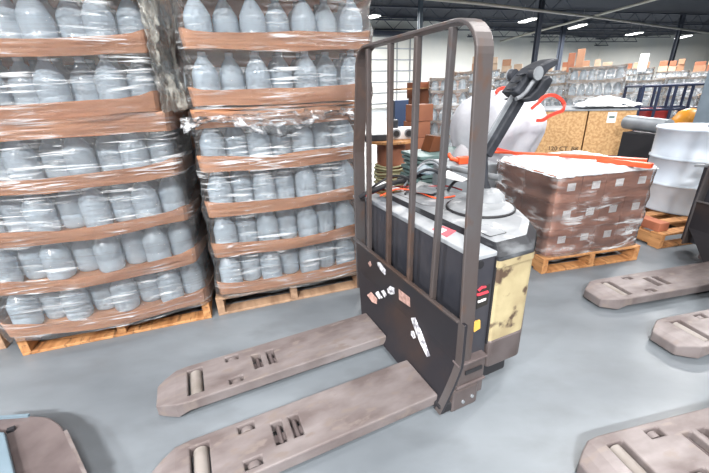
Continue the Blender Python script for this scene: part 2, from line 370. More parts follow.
BR = .0645
def bottle_proto():
    prof = [(.050, 0), (.060, .006), (.0645, .02), (.0645, .075), (.0625, .08), (.0645, .085), (.0645, .140), (.062, .156), (.053, .176), (.040, .200), (.026, .222), (.019, .232), (.018, .240)]
    prof = [(r*1.04, z) for r, z in prof]
    o = MB().lathe(prof, n=18).build('water_bottle', 'bottle')
    c = MB().lathe([(.021, .236), (.021, .252), (.018, .255)], n=12).build('cap', 'cap', o)
    return o, prof
BOT, BPROF = bottle_proto(); bot_used = [False]
STUFF = MB()
ORD = ['first', 'second', 'third', 'fourth', 'fifth', 'sixth', 'seventh', 'eighth', 'ninth', 'tenth']
def put_bottle(p, rz, label, group):
    if not bot_used[0]: o = BOT; bot_used[0] = True
    else: o = copy_tree(BOT)
    place(o, p, rz+random.uniform(-.5, .5)); o['label'] = label; o['category'] = 'bottle'; o['group'] = group
    return o
def stuff_bottle(p, s=1, n=7):
    prof = [(.0645, 0), (.0645, .15), (.045, .19), (.018, .235)]
    STUFF.lathe([(r*s, z*s) for r, z in prof], (p.x, p.y, p.z), n)
tray_cache = {}
def load(F, x0, w, d, z0, tiers, pitch, name, pos, ncol=7, nrow=7, indiv=True, shifts=None, side=False, lid=True, y0=0.0, seed=0, film='film', sag=.018, bulge=.022, lastlid=0, bh=0, cols=None, top_only=None):
    """a wrapped pallet load: trays of bottles, each tray and bottle a thing"""
    levels = []
    for t in range(tiers):
        sh = shifts[t] if shifts else 0
        z = z0+t*pitch; levels.append(z+.04)
        ty = thing_tray(F, x0+sh, y0, z, w, d, seed*10+t, False, '%s open cardboard tray %s' % (TN[t] if t < len(TN) else 'upper', pos), pos, sag*(1.2-.1*t), bulge)
        px = (w-.03)/ncol; py = (d-.09)/nrow
        for c in range(ncol):
            if cols is not None and c not in cols: continue
            for r in range(nrow):
                P = F.w(x0+sh+.015+(c+.5)*px, y0+.0+(r+.5)*py+(.07 if c % 2 else 0), z+.011)
                ind = indiv and (r < 2 or (side and c == ncol-1))
                if ind:
                    k = ncol-1-c
                    if r < 2: lb = 'clear gallon bottle, %s from right, %s row, %s tier, %s' % (ORD[k], ('front', 'second')[r], TN[t], pos)
                    else: lb = 'clear gallon bottle %s back along right side, %s tier, %s' % (ORD[r], TN[t], pos)
                    put_bottle(P, F.a, lb, 'gallon bottles in the %s' % pos.replace('the ', ''))
                elif r == 2 or (side and c == ncol-2 and r > 2): stuff_bottle(P)
    if lid:
        z = z0+tiers*pitch+lastlid; sh = shifts[tiers] if shifts else 0; levels.append(z+.04)
        thing_tray(F, x0+sh, y0, z, w, d, seed*10+9, True, 'upside-down cardboard lid tray capping %s' % pos, pos, .004, bulge)
    sh0 = shifts[0] if shifts else 0; she = shifts[-1] if shifts else 0
    o = film_mesh(w, d, z0-.02, z0+tiers*pitch+(.09+lastlid if lid else 0), levels, (she-sh0, 0), seed*3.1, bulge+.008).build('stretch_film', film)
    place(o, F.w(x0+sh0, y0, 0), F.a); tag(o, 'glossy clear stretch film wound round %s' % pos, 'plastic wrap')
TN = ['lowest', 'second', 'third', 'fourth']
def thing_tray(F, x, y, z, w, d, seed, lid, label, pos, sag, bulge):
    o = tray_mesh(w, d, .088, sag, bulge, .012, seed, lid).build('cardboard_tray', 'kraft')
    place(o, F.w(x, y, z), F.a); tag(o, label, 'cardboard tray', 'cardboard trays in the %s' % pos.replace('the ', '')); return o

PLc = fl(212, 318); PMc = fl(219, 316)
FL = Frame(PLc, 17.3); FM = Frame(PMc, 17.3)
WL = 1.04
# left stack
pal = make_pallet(WL-.02, 1.2); place(pal, FL.w(-WL+.02, 0, 0), FL.a); tag(pal, 'honey-coloured wooden pallet under the left stack of bottled water', 'pallet')
load(FL, -WL, WL, 1.2, .135, 4, .268, 'l', 'the left lower load', ncol=8, side=True, shifts=[-.005, -.02, -.015, -.01, 0], seed=1, sag=.034, bulge=.05, lastlid=-.03)
load(FL, -WL, WL, 1.2, 1.275, 2, .27, 'lu', 'the left upper load', ncol=8, side=True, shifts=[-.03, -.01, 0], seed=2, sag=.03, bulge=.045)
# middle stack
pal = make_pallet(1.0, 1.2, 'woodd'); place(pal, FM.w(0, 0, 0), FM.a); tag(pal, 'greyer wooden pallet under the middle stack beside the fork truck', 'pallet')
load(FM, .035, .945, 1.2, .15, 4, .262, 'm', 'the middle lower load', shifts=[0, .012, .024, .03, .045], seed=3, sag=.02, bulge=.02, lastlid=-.03)
load(FM, .09, .99, 1.2, 1.285, 2, .268, 'mu', 'the middle upper load', shifts=[0, .01, .02], seed=4, sag=.012, bulge=.02)
# black packing straps down the right side of the left loads
for zz0, zz1, xx, lb in ((.13, 1.21, .062, 'lower'), (1.27, 1.88, .05, 'upper')):
    o = MB().box(xx, xx+.002, .22, .235, zz0, zz1).build('packing_strap', 'rubber'); place(o, FL.O, FL.a); tag(o, 'thin black packing strap down the side of the left %s load' % lb, 'strap')
# slip sheets between loads
for F, x, w, lb in ((FL, -WL, WL, 'left'), (FM, .07, .97, 'middle')):
    o = MB().box(.02, w-.02, .0 if lb == 'left' else -.02, 1.2, 0, .012).build('slip_sheet', 'kraft'); place(o, F.w(x, 0, 1.258), F.a)
    tag(o, 'thin brown board between the lower and upper loads of the %s stack' % lb, 'cardboard sheet')
# next stack at the left edge
FN = Frame(FL.w(-1.13, .12), 17.3)
pal = make_pallet(1.0, 1.2, 'woodd'); place(pal, FN.w(-1.02, 0, 0), FN.a); tag(pal, 'pallet of the stack at the left picture edge, mostly in shadow', 'pallet')
load(FN, -1.02, 1.0, 1.2, .135, 4, .268, 'n', 'the load at the left edge', indiv=True, seed=5, lid=True, cols=[6], lastlid=-.03)
# loose crumpled film hanging between the two stacks and over the middle cap
def crumple(name, P0, du, dv, nu, nv, amp, m, label, seed=0, fn=None):
    vs = []
    for j in range(nv+1):
        for i in range(nu+1):
            p = P0+du*(i/nu)+dv*(j/nv); n3 = Vector((noise.noise(Vector((i*.55+seed, j*.55, 0))), noise.noise(Vector((i*.55+seed, j*.55, 5))), noise.noise(Vector((i*.55+seed, j*.55, 9)))))
            p = p+n3*amp
            if fn: p = fn(p, i/nu, j/nv)
            vs.append(p)
    fs = [(j*(nu+1)+i, j*(nu+1)+i+1, (j+1)*(nu+1)+i+1, (j+1)*(nu+1)+i) for j in range(nv) for i in range(nu)]
    o = MB().add(vs, fs, True).build(name, m)
    md = o.modifiers.new('thick', 'SOLIDIFY'); md.thickness = .0015
    return tag(o, label, 'plastic wrap')
crumple('loose_film', FM.w(.02, -.05, 1.235), FM.X*.95, Vector((0, 0, -.08)), 40, 6, .025, 'film2', 'crumpled loose film draped below the cap of the middle lower load', 3,
        lambda p, s, t: p+Vector((0, 0, .05*math.sin(s*9)*t)))
_a, _b = FL.w(-.005, -.07, 1.93), FM.w(.075, .10, 1.93)
crumple('loose_film', _a, _b-_a, Vector((0, 0, -.66)), 14, 34, .022, 'filmtan', 'yellowish taut film bridging the gap between the two upper loads', 8,
        lambda p, s, t: p+FL.X*(.03*math.sin(t*7)*s))
# ------------------------------------------------------------------ fork truck
def rounded(poly, r, n=4):
    out = []
    for i in range(len(poly)):
        p0, p1, p2 = Vector(poly[i-1]), Vector(poly[i]), Vector(poly[(i+1) % len(poly)])
        a = (p0-p1); b = (p2-p1); ra = min(r, a.length*.45, b.length*.45)
        A = p1+a.normalized()*ra; B = p1+b.normalized()*ra
        for k in range(n+1):
            t = k/n; out.append(tuple((1-t)**2*A+2*t*(1-t)*p1+t*t*B))
    return out
def fork_mesh(c):
    """one fork, c = centre line y; a channel with roller opening and slots, tapering toe"""
    holes = [(-1.07, -1.0, -.085, .085), (-.89, -.825, .065, .1), (-.89, -.825, -.1, -.065), (-.765, -.722, -.05, .055), (-.693, -.653, -.05, .055)]
    xs = sorted({-1.205, -1.19, -1.165, -1.12, -.07, -.45, -.25}|{h[0] for h in holes}|{h[1] for h in holes})
    ys = sorted({-.125, .125, 0}|{h[2] for h in holes}|{h[3] for h in holes})
    def solid(i, j):
        mx = (xs[i]+xs[i+1])/2; my = (ys[j]+ys[j+1])/2
        return not any(h[0] < mx < h[1] and h[2] < my < h[3] for h in holes)
    def half(x): return .125 if x > -1.1 else .125-.062*min(1, (-1.1-x)/.105)**1.3
    def P(i, j, top):
        x = xs[i]; y = ys[j]*half(x)/.125
        z = .088 if top else .034
        if x < -1.1: z = (.088-.022*((-1.1-x)/.105)**2) if top else .012
        elif x > -.95: z = z
        return (x, c+y, z)
    mb = MB(); nx, ny = len(xs)-1, len(ys)-1
    for i in range(nx):
        for j in range(ny):
            if not solid(i, j): continue
            for top in (0, 1):
                mb.add([P(i, j, top), P(i+1, j, top), P(i+1, j+1, top), P(i, j+1, top)], [(0, 1, 2, 3)])
            for di, dj, e in ((-1, 0, (0, 1)), (1, 0, (2, 3)), (0, -1, (0, 0)), (0, 1, (1, 1))):
                a, b = i+di, j+dj
                if 0 <= a < nx and 0 <= b < ny and solid(a, b): continue
                if di == -1: q = ((i, j), (i, j+1))
                elif di == 1: q = ((i+1, j), (i+1, j+1))
                elif dj == -1: q = ((i, j), (i+1, j))
                else: q = ((i, j+1), (i+1, j+1))
                mb.add([P(*q[0], 0), P(*q[1], 0), P(*q[1], 1), P(*q[0], 1)], [(0, 1, 2, 3)])
    return mb
T = Frame(fl(457, 412), 23.7)
def truck(label, m_fork='fork'):
    t = thing('pallet_truck', label, 'pallet truck')
    for c in (.632, .175):
        f = fork_mesh(c).build('fork', m_fork, t, .006, 2, weld=True)
        r = MB().tube([(-1.035, c-.08, .055), (-1.035, c+.08, .055)], .028, 14).build('load_roller', 'roller', f)
        MB().tube([(-1.035, c-.084, .055), (-1.035, c-.080, .055)], .012, 8).build('roller_pin', 'orange', f)
        for s in (-1, 1):
            MB().tube([(-.857, c+s*.083-.012, .056), (-.857, c+s*.083+.012, .056)], .026, 12).build('side_roller', 'fork', f)
        mb = MB(); mb.bar((-.95, c, .05), (-.3, c, .05), .035, .02); mb.tube([(-.74, c-.05, .058), (-.74, c+.05, .058)], .010, 8); mb.tube([(-.675, c-.05, .058), (-.675, c+.05, .058)], .012, 8)
        mb.build('linkage', 'forkdark', f)
    # carriage plate
    def px_(z): return -.092*max(0, (.25-z)/.22)**1.2
    zs = [.03+.425*k/16 for k in range(17)]
    def ymax(z): return 1.022 if z > .24 else .78+(z-.03)*1.15
    vs = []
    for z in zs:
        for x in (0, .016):
            for y in (.0, ymax(z)): vs.append((px_(z)+x, y, z))
    fs = []
    for k in range(16):
        a = k*4; b = a+4
        fs += [(a, a+1, b+1, b), (a+2, b+2, b+3, a+3), (a, b, b+2, a+2), (a+1, a+3, b+3, b+1)]
    fs += [(0, 2, 3, 1), (64, 65, 67, 66)]
    cp = MB().add(vs, fs).build('carriage_plate', 'plate', t, .003)
    MB().bar((-.004, .03, .457), (-.004, 1.025, .457), .02, .012).build('plate_lip', 'rust', cp, .003)
    mb = MB()
    for k in range(16):
        z0_, z1_ = zs[k], zs[k+1]
        mb.add([(px_(z0_)-.003, 0, z0_), (px_(z0_)-.003, .035, z0_), (px_(z1_)-.003, .035, z1_), (px_(z1_)-.003, 0, z1_), (px_(z0_), 0, z0_), (px_(z0_), .035, z0_), (px_(z1_), .035, z1_), (px_(z1_), 0, z1_)], [(0, 1, 2, 3), (4, 7, 6, 5), (0, 4, 5, 1), (1, 5, 6, 2), (2, 6, 7, 3), (3, 7, 4, 0)])
    mb.build('plate_edging', 'rust', cp)
    MB().box(.0, .12, .05, .9, .03, .12).build('carriage_beam', 'forkdark', cp, .01)
    # labels, torn
    def lab(pts, m, nm='torn_label'):
        poly = []
        for u, v in pts:
            x = 0
            for _ in range(6): q = T.pl('x', x-.002, u, v); x = px_(q.z)
            poly.append(q)
        n = len(poly); MB().add([(q.x, q.y, q.z) for q in poly]+[(q.x+.0015, q.y, q.z) for q in poly], [tuple(range(n)), tuple(reversed(range(n, 2*n)))]+[(k, (k+1) % n, n+(k+1) % n, n+k) for k in range(n)]).build(nm, m, cp)
    lab([(377, 262), (380, 262.5), (385.5, 270), (385, 275), (381, 271), (378, 266)], 'torn')
    lab([(368, 263), (370, 261), (371.5, 265), (370, 267)], 'pink')
    lab([(367, 295), (371, 292), (377, 299), (376.5, 304), (372, 302)], 'pink')
    lab([(375, 293), (378, 291), (380, 294), (382.5, 298), (379, 299)], 'torn')
    lab([(381, 291), (383.5, 290), (386.5, 295), (384.5, 297.5)], 'torn')
    lab([(387, 289), (390, 286), (394, 288), (394.5, 294), (391, 294.5), (388, 293)], 'torn')
    lab([(398.5, 289), (409.5, 297.5), (410, 307), (399, 299.5)], 'pink', 'square_label')
    lab([(411, 318), (415, 317.5), (418, 325), (421, 331), (426, 345), (430, 356), (427, 357), (420, 343), (416, 333), (412.5, 324)], 'torn')
    lab([(411, 331), (413.5, 331), (415.5, 338), (413.5, 338.5), (411, 335)], 'torn')
    # backrest frame: flat bar hoop with rounded top corners, leaning inward
    D = .068; th = .013
    path = [(.028, .06), (.032, .45), (.066, 1.40)]
    cR = [( .066+.10*(1-math.cos(a)), 1.42+.10*math.sin(a)) for a in [k*PI/2/8 for k in range(9)]]
    cL = [( .935-.10*(1-math.cos(a)), 1.42+.10*math.sin(a)) for a in [PI/2-k*PI/2/8 for k in range(9)]]
    path = path+cR+cL+[(.94, 1.36), (1.0, 1.0), (1.022, .45), (1.022, .10)]
    mb = MB(); vs = []
    for i, (y, z) in enumerate(path):
        a = Vector(path[max(i-1, 0)]); b = Vector(path[min(i+1, len(path)-1)]); d = (b-a).normalized(); nrm = Vector((-d.y, d.x))
        for x in (-.002, D):
            for s in (0, 1): q = Vector((y, z))-nrm*(-th*s); vs.append((x, q.x, q.y))
    fs = []
    for i in range(len(path)-1):
        k = i*4; j = k+4
        for p, q in ((0, 1), (1, 3), (3, 2), (2, 0)): fs.append((k+p, k+q, j+q, j+p))
    fs += [(0, 1, 3, 2), (len(vs)-4, len(vs)-2, len(vs)-1, len(vs)-3)]
    mb.add(vs, fs); mb.build('backrest_frame', 'rust', t, .003)
    for yb, yt in ((.858, .812), (.629, .60), (.42, .395), (.23, .19)):
        MB().bar((.012, yb, .44), (.012, yt, 1.512), .026, .022, (0, 1, 0)).build('backrest_bar', 'rust', t, .004)
    # foot bracket at the near corner
    fb = MB().box(.0, .145, .012, .045, .05, .248).build('foot_bracket', 'skirt', t, .006)
    for z in (.242, .122): MB().box(-.006, .15, .004, .05, z, z+.010).build('bracket_rib', 'forkdark', fb, .003)
    MB().box(.035, .125, .006, .013, .186, .204).build('bracket_slot', 'rubber', fb)
    MB().box(-.03, .115, .004, .06, .0, .12).build('foot_plate', 'skirt', t, .012)
    MB().box(-.088, -.02, .008, .06, .012, .06).build('toe_block', 'rubber', t, .008)
    for x, z in ((.03, .045), (.08, .055)): MB().tube([(x, -.003, z), (x, .006, z)], .008, 8).build('bolt', 'greysteel', t)
    # battery case
    bc = MB().box(.075, .170, .045, 1.10, .1, .708).build('battery_case', 'batt', t, .006)
    MB().box(.072, .178, .045, 1.10, .700, .722).build('battery_lid', 'battop', bc, .005)
    mb = MB().tube([(.088, .038, .685), (.088, .047, .685)], .017, 16); mb.build('lift_hole', 'rubber', bc)
    mb = MB(); mb.box(.166, .176, .038, .05, .28, .70); mb.build('case_seam', 'rubber', bc)
    def slab(pts, y, m, nm):
        poly = [(T.pl('y', y, u, v).x, T.pl('y', y, u, v).z) for u, v in pts]
        MB().prism(poly, y-.002, y+.003, 'y').build(nm, m, bc)
    slab([(478, 289), (490, 284), (487, 304), (476, 309)], .044, 'ink', 'decal_panel')
    slab([(478, 290), (482, 286.5), (486, 286), (486, 287.5), (482, 288.5), (479, 291.5)], .0405, 'redl', 'red_emblem')
    slab([(477, 294), (488, 290.5), (488.5, 292.5), (480, 295.5), (477, 296)], .0405, 'redl', 'red_script')
    slab([(478, 301), (486, 298), (485.5, 300), (478, 303)], .0405, 'white', 'decal_text')
    slab([(473, 325), (476, 321), (480, 320), (480, 328), (474, 332)], .042, 'yellow', 'warning_sticker')
    q = [T.to(fl(u, v, .7235)) for u, v in ((432, 229), (440, 225), (456, 231), (447, 237))]
    MB().prism([(p.x, p.y) for p in q], .722, .7242, 'z').build('red_label', 'redl', bc)
    q = [T.to(fl(u, v, .7245)) for u, v in ((434, 229.5), (440, 227), (447, 230), (440, 234))]
    MB().prism([(p.x, p.y) for p in q], .7242, .7252, 'z').build('label_print', 'white', bc)
    # body
    plan = [(.172, .03), (.362, .03), (.53, .16), (.62, .32), (.68, .52), (.62, .74), (.53, .88), (.362, 1.0), (.172, 1.0)]
    plan = rounded(plan, .014, 2)
    body = MB().prism(plan, .29, .665, 'z').build('body_shell', 'cream', t, .006)
    mb = MB(); n = len(plan); cx, cy = .40, .52
    def sc_(k, z): return [(cx+(x-cx)*k, cy+(y-cy)*k, z) for x, y in plan]
    rows = [sc_(1.012, .655), sc_(1.012, .685)]
    mb.add([v for r in rows for v in r], [(k, (k+1) % n, n+(k+1) % n, n+k) for k in range(n)]); mb.build('rust_trim', 'cream', body)
    mb = MB(); rows = [sc_(1.012, .660), sc_(1.0, .700), sc_(.90, .742)]
    rows[2] = [(max(x, .19), y, z) for x, y, z in rows[2]]
    mb.add([v for r in rows for v in r], [(a*n+k, a*n+(k+1) % n, (a+1)*n+(k+1) % n, (a+1)*n+k) for a in range(2) for k in range(n)]); mb.build('hood_edge', 'hoodedge', t)
    mb = MB(); rows = [rows[2], [(cx+(x-cx)*.9, cy+(y-cy)*.9, .750) for x, y, z in rows[2]]]
    mb.add([v for r in rows for v in r], [(k, (k+1) % n, n+(k+1) % n, n+k) for k in range(n)]+[tuple(range(n, 2*n))]+[tuple(reversed(range(n)))]); hd = mb.build('hood', 'hood', t)
    MB().prism(rounded([(.205, .12), (.30, .12), (.30, .24), (.205, .24)], .01), .749, .7515, 'z').build('hood_panel', 'hoodedge', hd, .001)
    MB().prism(rounded([(.208, .123), (.297, .123), (.297, .237), (.208, .237)], .01), .7505, .752, 'z').build('panel_face', 'hood', hd)
    sk = [(cx+(x-cx)*1.0, cy+(y-cy)*1.01) for x, y in plan]
    MB().prism(sk, .15, .295, 'z').build('skirt', 'skirt', t, .02, 3)
    MB().prism([(.18, .06), (.33, .06), (.33, .98), (.18, .98)], .06, .16, 'z').build('underbody', 'rubber', t, .01)
    w = MB().tube([(.30, .47, .115), (.30, .57, .115)], .115, 20).build('drive_wheel', 'rubber', t)
    # steering disc and tiller
    dq = T.to(fl(480, 206, .76))
    dc = MB().lathe([(.158, 0), (.163, .004), (.163, .012), (.156, .018), (.12, .026)], (dq.x, dq.y, .748), 36).build('steering_disc', 'hood', t)
    MB().lathe([(.165, 0), (.170, .003), (.170, .013), (.165, .015)], (dq.x, dq.y, .747), 36, False).build('disc_rim', 'rubber', dc)
    MB().lathe([(.085, 0), (.078, .03), (.05, .055), (.03, .06)], (.535, .48, .767), 18).build('tiller_housing', 'hood', dc)
    nk = MB().tube([(.545, .50, .80), (.535, .52, .86), (.515, .52, .98), (.525, .52, 1.045)], [.024, .02, .02, .026], 12).build('tiller_neck', 'blackp', t)
    arm = MB().bar((.515, .52, 1.0), (.70, .52, 1.262), .05, .07, (0, 1, 0)).build('tiller_arm', 'blackp', t, .008)
    MB().bar((.485, .52, 1.02), (.665, .52, 1.275), .03, .010, (0, 1, 0)).build('arm_strip', 'greyp', arm, .002)
    def pz(pts, y=.52): return [(T.pl('y', y, u, v).x, T.pl('y', y, u, v).z) for u, v in pts]
    hd2 = MB().prism(pz([(508, 92), (514, 84), (520, 76), (528, 68), (540, 61.5), (549, 58.5), (551, 61), (549, 66), (541, 71), (533, 80), (526, 90), (519, 98), (513, 97)]), .47, .57, 'y').build('tiller_head', 'blackp', t, .01)
    pts = pz([(516, 99), (521, 96.5), (526, 92), (532, 83), (538, 76)], .45)
    MB().tube([(x, .45, z) for x, z in pts], .010, 8).build('guard_bow', 'greyp', hd2)
    MB().prism(pz([(514, 99), (522, 102), (530, 101), (538, 95), (543, 88), (547, 80), (543, 76), (537, 80), (531, 89), (524, 96)], .5), .46, .58, 'y').build('head_lower', 'blackp', hd2, .008)
    g = pz([(544, 73)], .40)[0]
    for s, y0, y1 in ((0, .43, .47), (1, .57, .60)):
        gr = MB().tube([(g[0], y0, g[1]), (g[0], y1, g[1])], .028, 16).build('grip', 'blackp', hd2)
        MB().tube([(g[0], y0-.002 if s == 0 else y1-.004, g[1]), (g[0], y0+.004 if s == 0 else y1+.002, g[1])], .031, 16).build('grip_ring', 'greyp', gr)
    for (u, v) in ((510, 88), (514, 81), (520, 74)):
        q = pz([(u, v)])[0]; MB().bar((q[0]+.01, .50, q[1]), (q[0]-.035, .50, q[1]-.006), .02, .008).build('control_button', 'blackp', hd2, .002)
    # hoses and cables on top
    def pts_z(l): return [T.to(fl(u, v, z)) for u, v, z in l]
    MB().tube(smooth(pts_z([(360, 197, .74), (372, 191, .78), (390, 184, .80), (408, 180, .81), (424, 173, .83), (438, 170, .83), (452, 171, .82)])), .015, 10).build('black_hose', 'rubber', t)
    MB().tube(smooth(pts_z([(398, 179, .80), (412, 176, .85), (426, 170, .88), (437, 172, .86), (442, 182, .80), (436, 190, .75)])), .009, 8).build('looped_cable', 'blackp', t)
    MB().tube(smooth(pts_z([(404, 186, .78), (420, 166, .90), (434, 163, .90), (441, 173, .86), (441, 186, .77)])), .006, 8).build('thin_cable', 'greyp', t)
    MB().tube(smooth(pts_z([(366, 196, .76), (392, 187, .77), (420, 187, .76), (446, 186, .76), (462, 190, .75)])), .005, 6).build('red_wire', 'redbox', t)
    MB().tube(smooth(pts_z([(392, 193, .745), (410, 200, .745), (424, 206, .745), (445, 207, .745)])), .006, 6).build('lid_cable', 'rubber', t)
    for pl_, m_, zz in (([(372, 186), (392, 192), (404, 187), (383, 181)], 'white', .765), ([(405, 190), (432, 196), (446, 186), (420, 181)], 'greyp', .77), ([(440, 176), (462, 184), (468, 176), (448, 170)], 'white', .83), ([(414, 172), (430, 177), (438, 168), (424, 164)], 'palegrey', .86)):
        q = [T.to(fl(u, v, zz)) for u, v in pl_]; n_ = 4
        MB().add([(p.x, p.y, zz+.02*math.sin(k*2.1)) for k, p in enumerate(q)]+[(p.x, p.y, zz-.006+.02*math.sin(k*2.1)) for k, p in enumerate(q)], [(0, 1, 2, 3), (7, 6, 5, 4), (0, 4, 5, 1), (1, 5, 6, 2), (2, 6, 7, 3), (3, 7, 4, 0)]).build('loose_panel', m_, t)
    for k_, l_ in enumerate(([(368, 190, .78), (388, 178, .84), (402, 176, .86), (412, 184, .80), (405, 194, .76)], [(446, 178, .82), (440, 164, .92), (428, 160, .93), (418, 168, .86), (422, 180, .79)], [(380, 196, .75), (398, 189, .78), (418, 192, .77), (436, 198, .76), (455, 196, .76)], [(448, 190, .77), (456, 181, .80), (470, 180, .80), (478, 184, .78)])):
        MB().tube(smooth(pts_z(l_)), (.007, .006, .005, .009)[k_], 8).build('loose_cable', ('rubber', 'greyp', 'orange', 'rubber')[k_], t)
    mb = MB(); q = pts_z([(452, 168, .80), (500, 178, .80)]); mb.tube([q[0], q[1]], .020, 12); mb.build('grey_tube', 'greyp', t)
    MB().bar(*pts_z([(355, 196, .70), (370, 200, .71)]), .03, .02).build('latch_rod', 'greysteel', t, .003)
    q = pts_z([(402, 214, .70), (417, 226, .66)]); MB().tube(q, .004, 6).build('tie_wire', 'cream', t)
    return t
def smooth(pts, n=6):
    out = []; P = [pts[0]]+list(pts)+[pts[-1]]
    for i in range(1, len(P)-2):
        for k in range(n):
            t = k/n; a, b, c, d = P[i-1], P[i], P[i+1], P[i+2]
            out.append(.5*((2*b)+(c-a)*t+(2*a-5*b+4*c-d)*t*t+(3*b-a-3*c+d)*t**3))
    out.append(P[-2]); return out
T1 = truck('large worn walkie fork truck with tall barred guard in front of the pallets')
place(T1, T.O, T.a)
A2 = math.radians(11.5)
def place_truck(label, ref_world, ref_local, ang):
    o = copy_tree(T1); X = Vector((math.cos(ang), math.sin(ang), 0)); Y = Vector((-math.sin(ang), math.cos(ang), 0))
    O = ref_world-X*ref_local[0]-Y*ref_local[1]; O.z = 0; place(o, O, ang); o['label'] = label; return o
T2 = place_truck('fork truck at the right edge with dark plate, in front of the drum pallet', fl(678, 255), (0, 1.03), A2)
T3 = place_truck('nearest fork truck at bottom right, only one fork tip in view', fl(587, 438, .09), (-1.119, .755), A2)
for q in (T1, T2, T3): q['group'] = 'walkie fork trucks'

# dark rounded machine deck at the bottom left corner, with a pale panel on it
FB = Frame((-1.0, .89), 139)
t = thing('machine_step', 'dark steel step of a machine cut off by the bottom left corner', 'machine')
o = MB().prism(rounded([fl(86, 476, .1).xy, fl(70, 440, .1).xy, fl(60, 424, .1).xy, fl(48, 416.5, .1).xy, fl(20, 415, .1).xy, fl(-60, 425, .1).xy, fl(-60, 560, .1).xy, fl(110, 560, .1).xy], .03), .03, .1, 'z').build('step_deck', 'forkdark', t, .012, 3)
o = MB().prism([fl(4, 432, .13).xy, fl(18, 490, .13).xy, fl(-90, 500, .13).xy, fl(-60, 425, .13).xy], .1, .13, 'z').build('side_panel', 'palegrey', t, .004)
MB().bar(fl(-20, 419, .11), fl(29, 415.5, .105), .01, .012).build('edge_strip', 'palegrey', t)
MB().bar(fl(7, 431, .106), fl(15, 428, .106), .02, .012).build('latch', 'rubber', t)
MB().bar(fl(86, 476, .09), fl(66, 432, .09), .012, .02).build('worn_edge', 'fork', t)

# ------------------------------------------------------------------ carton pallet behind the truck
B = Frame((1.42, 2.42), 11.3)
pal = make_pallet(.86, .78, 'wood', .125, 6); place(pal, B.w(-.04, -.04, 0), B.a); tag(pal, 'pale wooden pallet under the film-wrapped brown cartons', 'pallet')
cw, cd, ch = .2, .35, .200
cb = MB().box(.001, cw-.001, .001, cd-.001, .0, ch-.001).build('carton', 'kraftd', None, .004)
MB().box(.001, cw-.001, cd/2-.02, cd/2+.02, ch-.001, ch).build('tape', 'carton', cb)
lb_ = MB().box(.085, .15, -.0015, .001, .09, .145).build('shipping_label', 'white', cb)
first = True; RN = ('bottom', 'middle', 'top'); CN = ('leftmost', 'second', 'third', 'rightmost'); DN = ('front', 'rear')
for l in range(3):
    for r in range(2):
        for c in range(4):
            o = cb if first else copy_tree(cb); first = False
            place(o, B.w(c*cw+random.uniform(-.002, .002), r*cd+random.uniform(-.002, .002), .127+l*ch), B.a)
            tag(o, 'brown carton with white label, %s layer, %s column, %s row of the wrapped pallet' % (RN[l], CN[c], DN[r]), 'carton', 'brown labelled cartons on the pallet')
mb = film_mesh(.8, .70, .10, .735, [.15, .33, .52, .72], seed=11, bulge=.006, waist=.004)
o = mb.build('stretch_film', 'filmclear'); place(o, B.w(0, 0, 0), B.a); tag(o, 'clear stretch film wrapped around the brown labelled cartons', 'plastic wrap')
crumple('top_sheet', B.w(-.02, -.015, .756), B.X*.85, B.Y*.74, 34, 28, .010, 'whitefilm', 'bright white crinkled plastic sheet over the brown labelled cartons', 15,
        lambda p, s, t: p-Vector((0, 0, .035*(1 if min(s, 1-s, t, 1-t) < .03 else 0))))
# ------------------------------------------------------------------ drum pallet
DP = Frame((2.54, 2.72), 11.5)
pal = make_pallet(1.22, 1.1, 'wood', .13, 6); place(pal, DP.w(0, 0, 0), DP.a); tag(pal, 'light wooden pallet carrying the pale blue-grey steel drum', 'pallet')
o = MB().box(.02, .12, .05, 1.0, .131, .205).build('timber_beam', 'woodr', None, .005); place(o, DP.w(0, 0, 0), DP.a); tag(o, 'reddish timber beam lying on the pallet edge beside the drum', 'timber')
R_ = .335; prof = [(R_-.01, 0), (R_+.006, .006), (R_, .02)]
for zz in (.26, .50):
    prof += [(R_, zz-.016), (R_+.003, zz-.014), (R_+.012, zz-.007), (R_+.012, zz+.007), (R_+.003, zz+.014), (R_, zz+.016)]
prof += [(R_, .745), (R_+.012, .752), (R_+.012, .77), (R_-.012, .77), (R_-.02, .755)]
dr = thing('steel_drum', 'large pale blue-grey steel drum with two raised rings on a pallet', 'drum', DP.w(.84, .52, .133), 0)
MB().lathe(prof, n=48).build('drum_body', 'drum', dr)
MB().tube([(.12, .05, .75), (.12, .05, .775)], .03, 12).build('bung', 'greysteel', dr)
# ------------------------------------------------------------------ things behind: crate, bag, beams, reel ...
def stand(u, v, dist): p = gd(u, v, dist); return Vector((p.x, p.y, 0)), p.z
# OSB crate on a grey metal pallet
pA = gd(531, 110, 6.2); pB = gd(637, 112, 6.35); zt = (pA.z+pB.z)/2
d = pB-pA; d.z = 0; ang = math.atan2(d.y, d.x); Wc = d.length
OC = Frame((pA.x, pA.y), math.degrees(ang))
t = thing('wooden_crate', 'large yellowish chipboard crate with stencil lettering behind the white bag', 'crate', OC.w(0, 0, .34), ang)
zt_ = zt-.34
MB().box(0, Wc*.57-.008, 0, 1.1, 0, zt_).build('side_board', 'osb', t, .004)
MB().box(Wc*.57+.008, Wc, .0, 1.1, 0, zt_).build('side_board', 'osb', t, .004)
MB().box(-.01, Wc+.01, -.01, 1.1, zt_, zt_+.02).build('crate_rim', 'greysteel', t)
MB().box(Wc*.75, Wc*.83, -.004, 0, zt_-.16, zt_-.02).build('paper_label', 'white', t)
MB().box(Wc*.765, Wc*.815, -.006, -.004, zt_-.10, zt_-.07).build('label_mark', 'green', t)
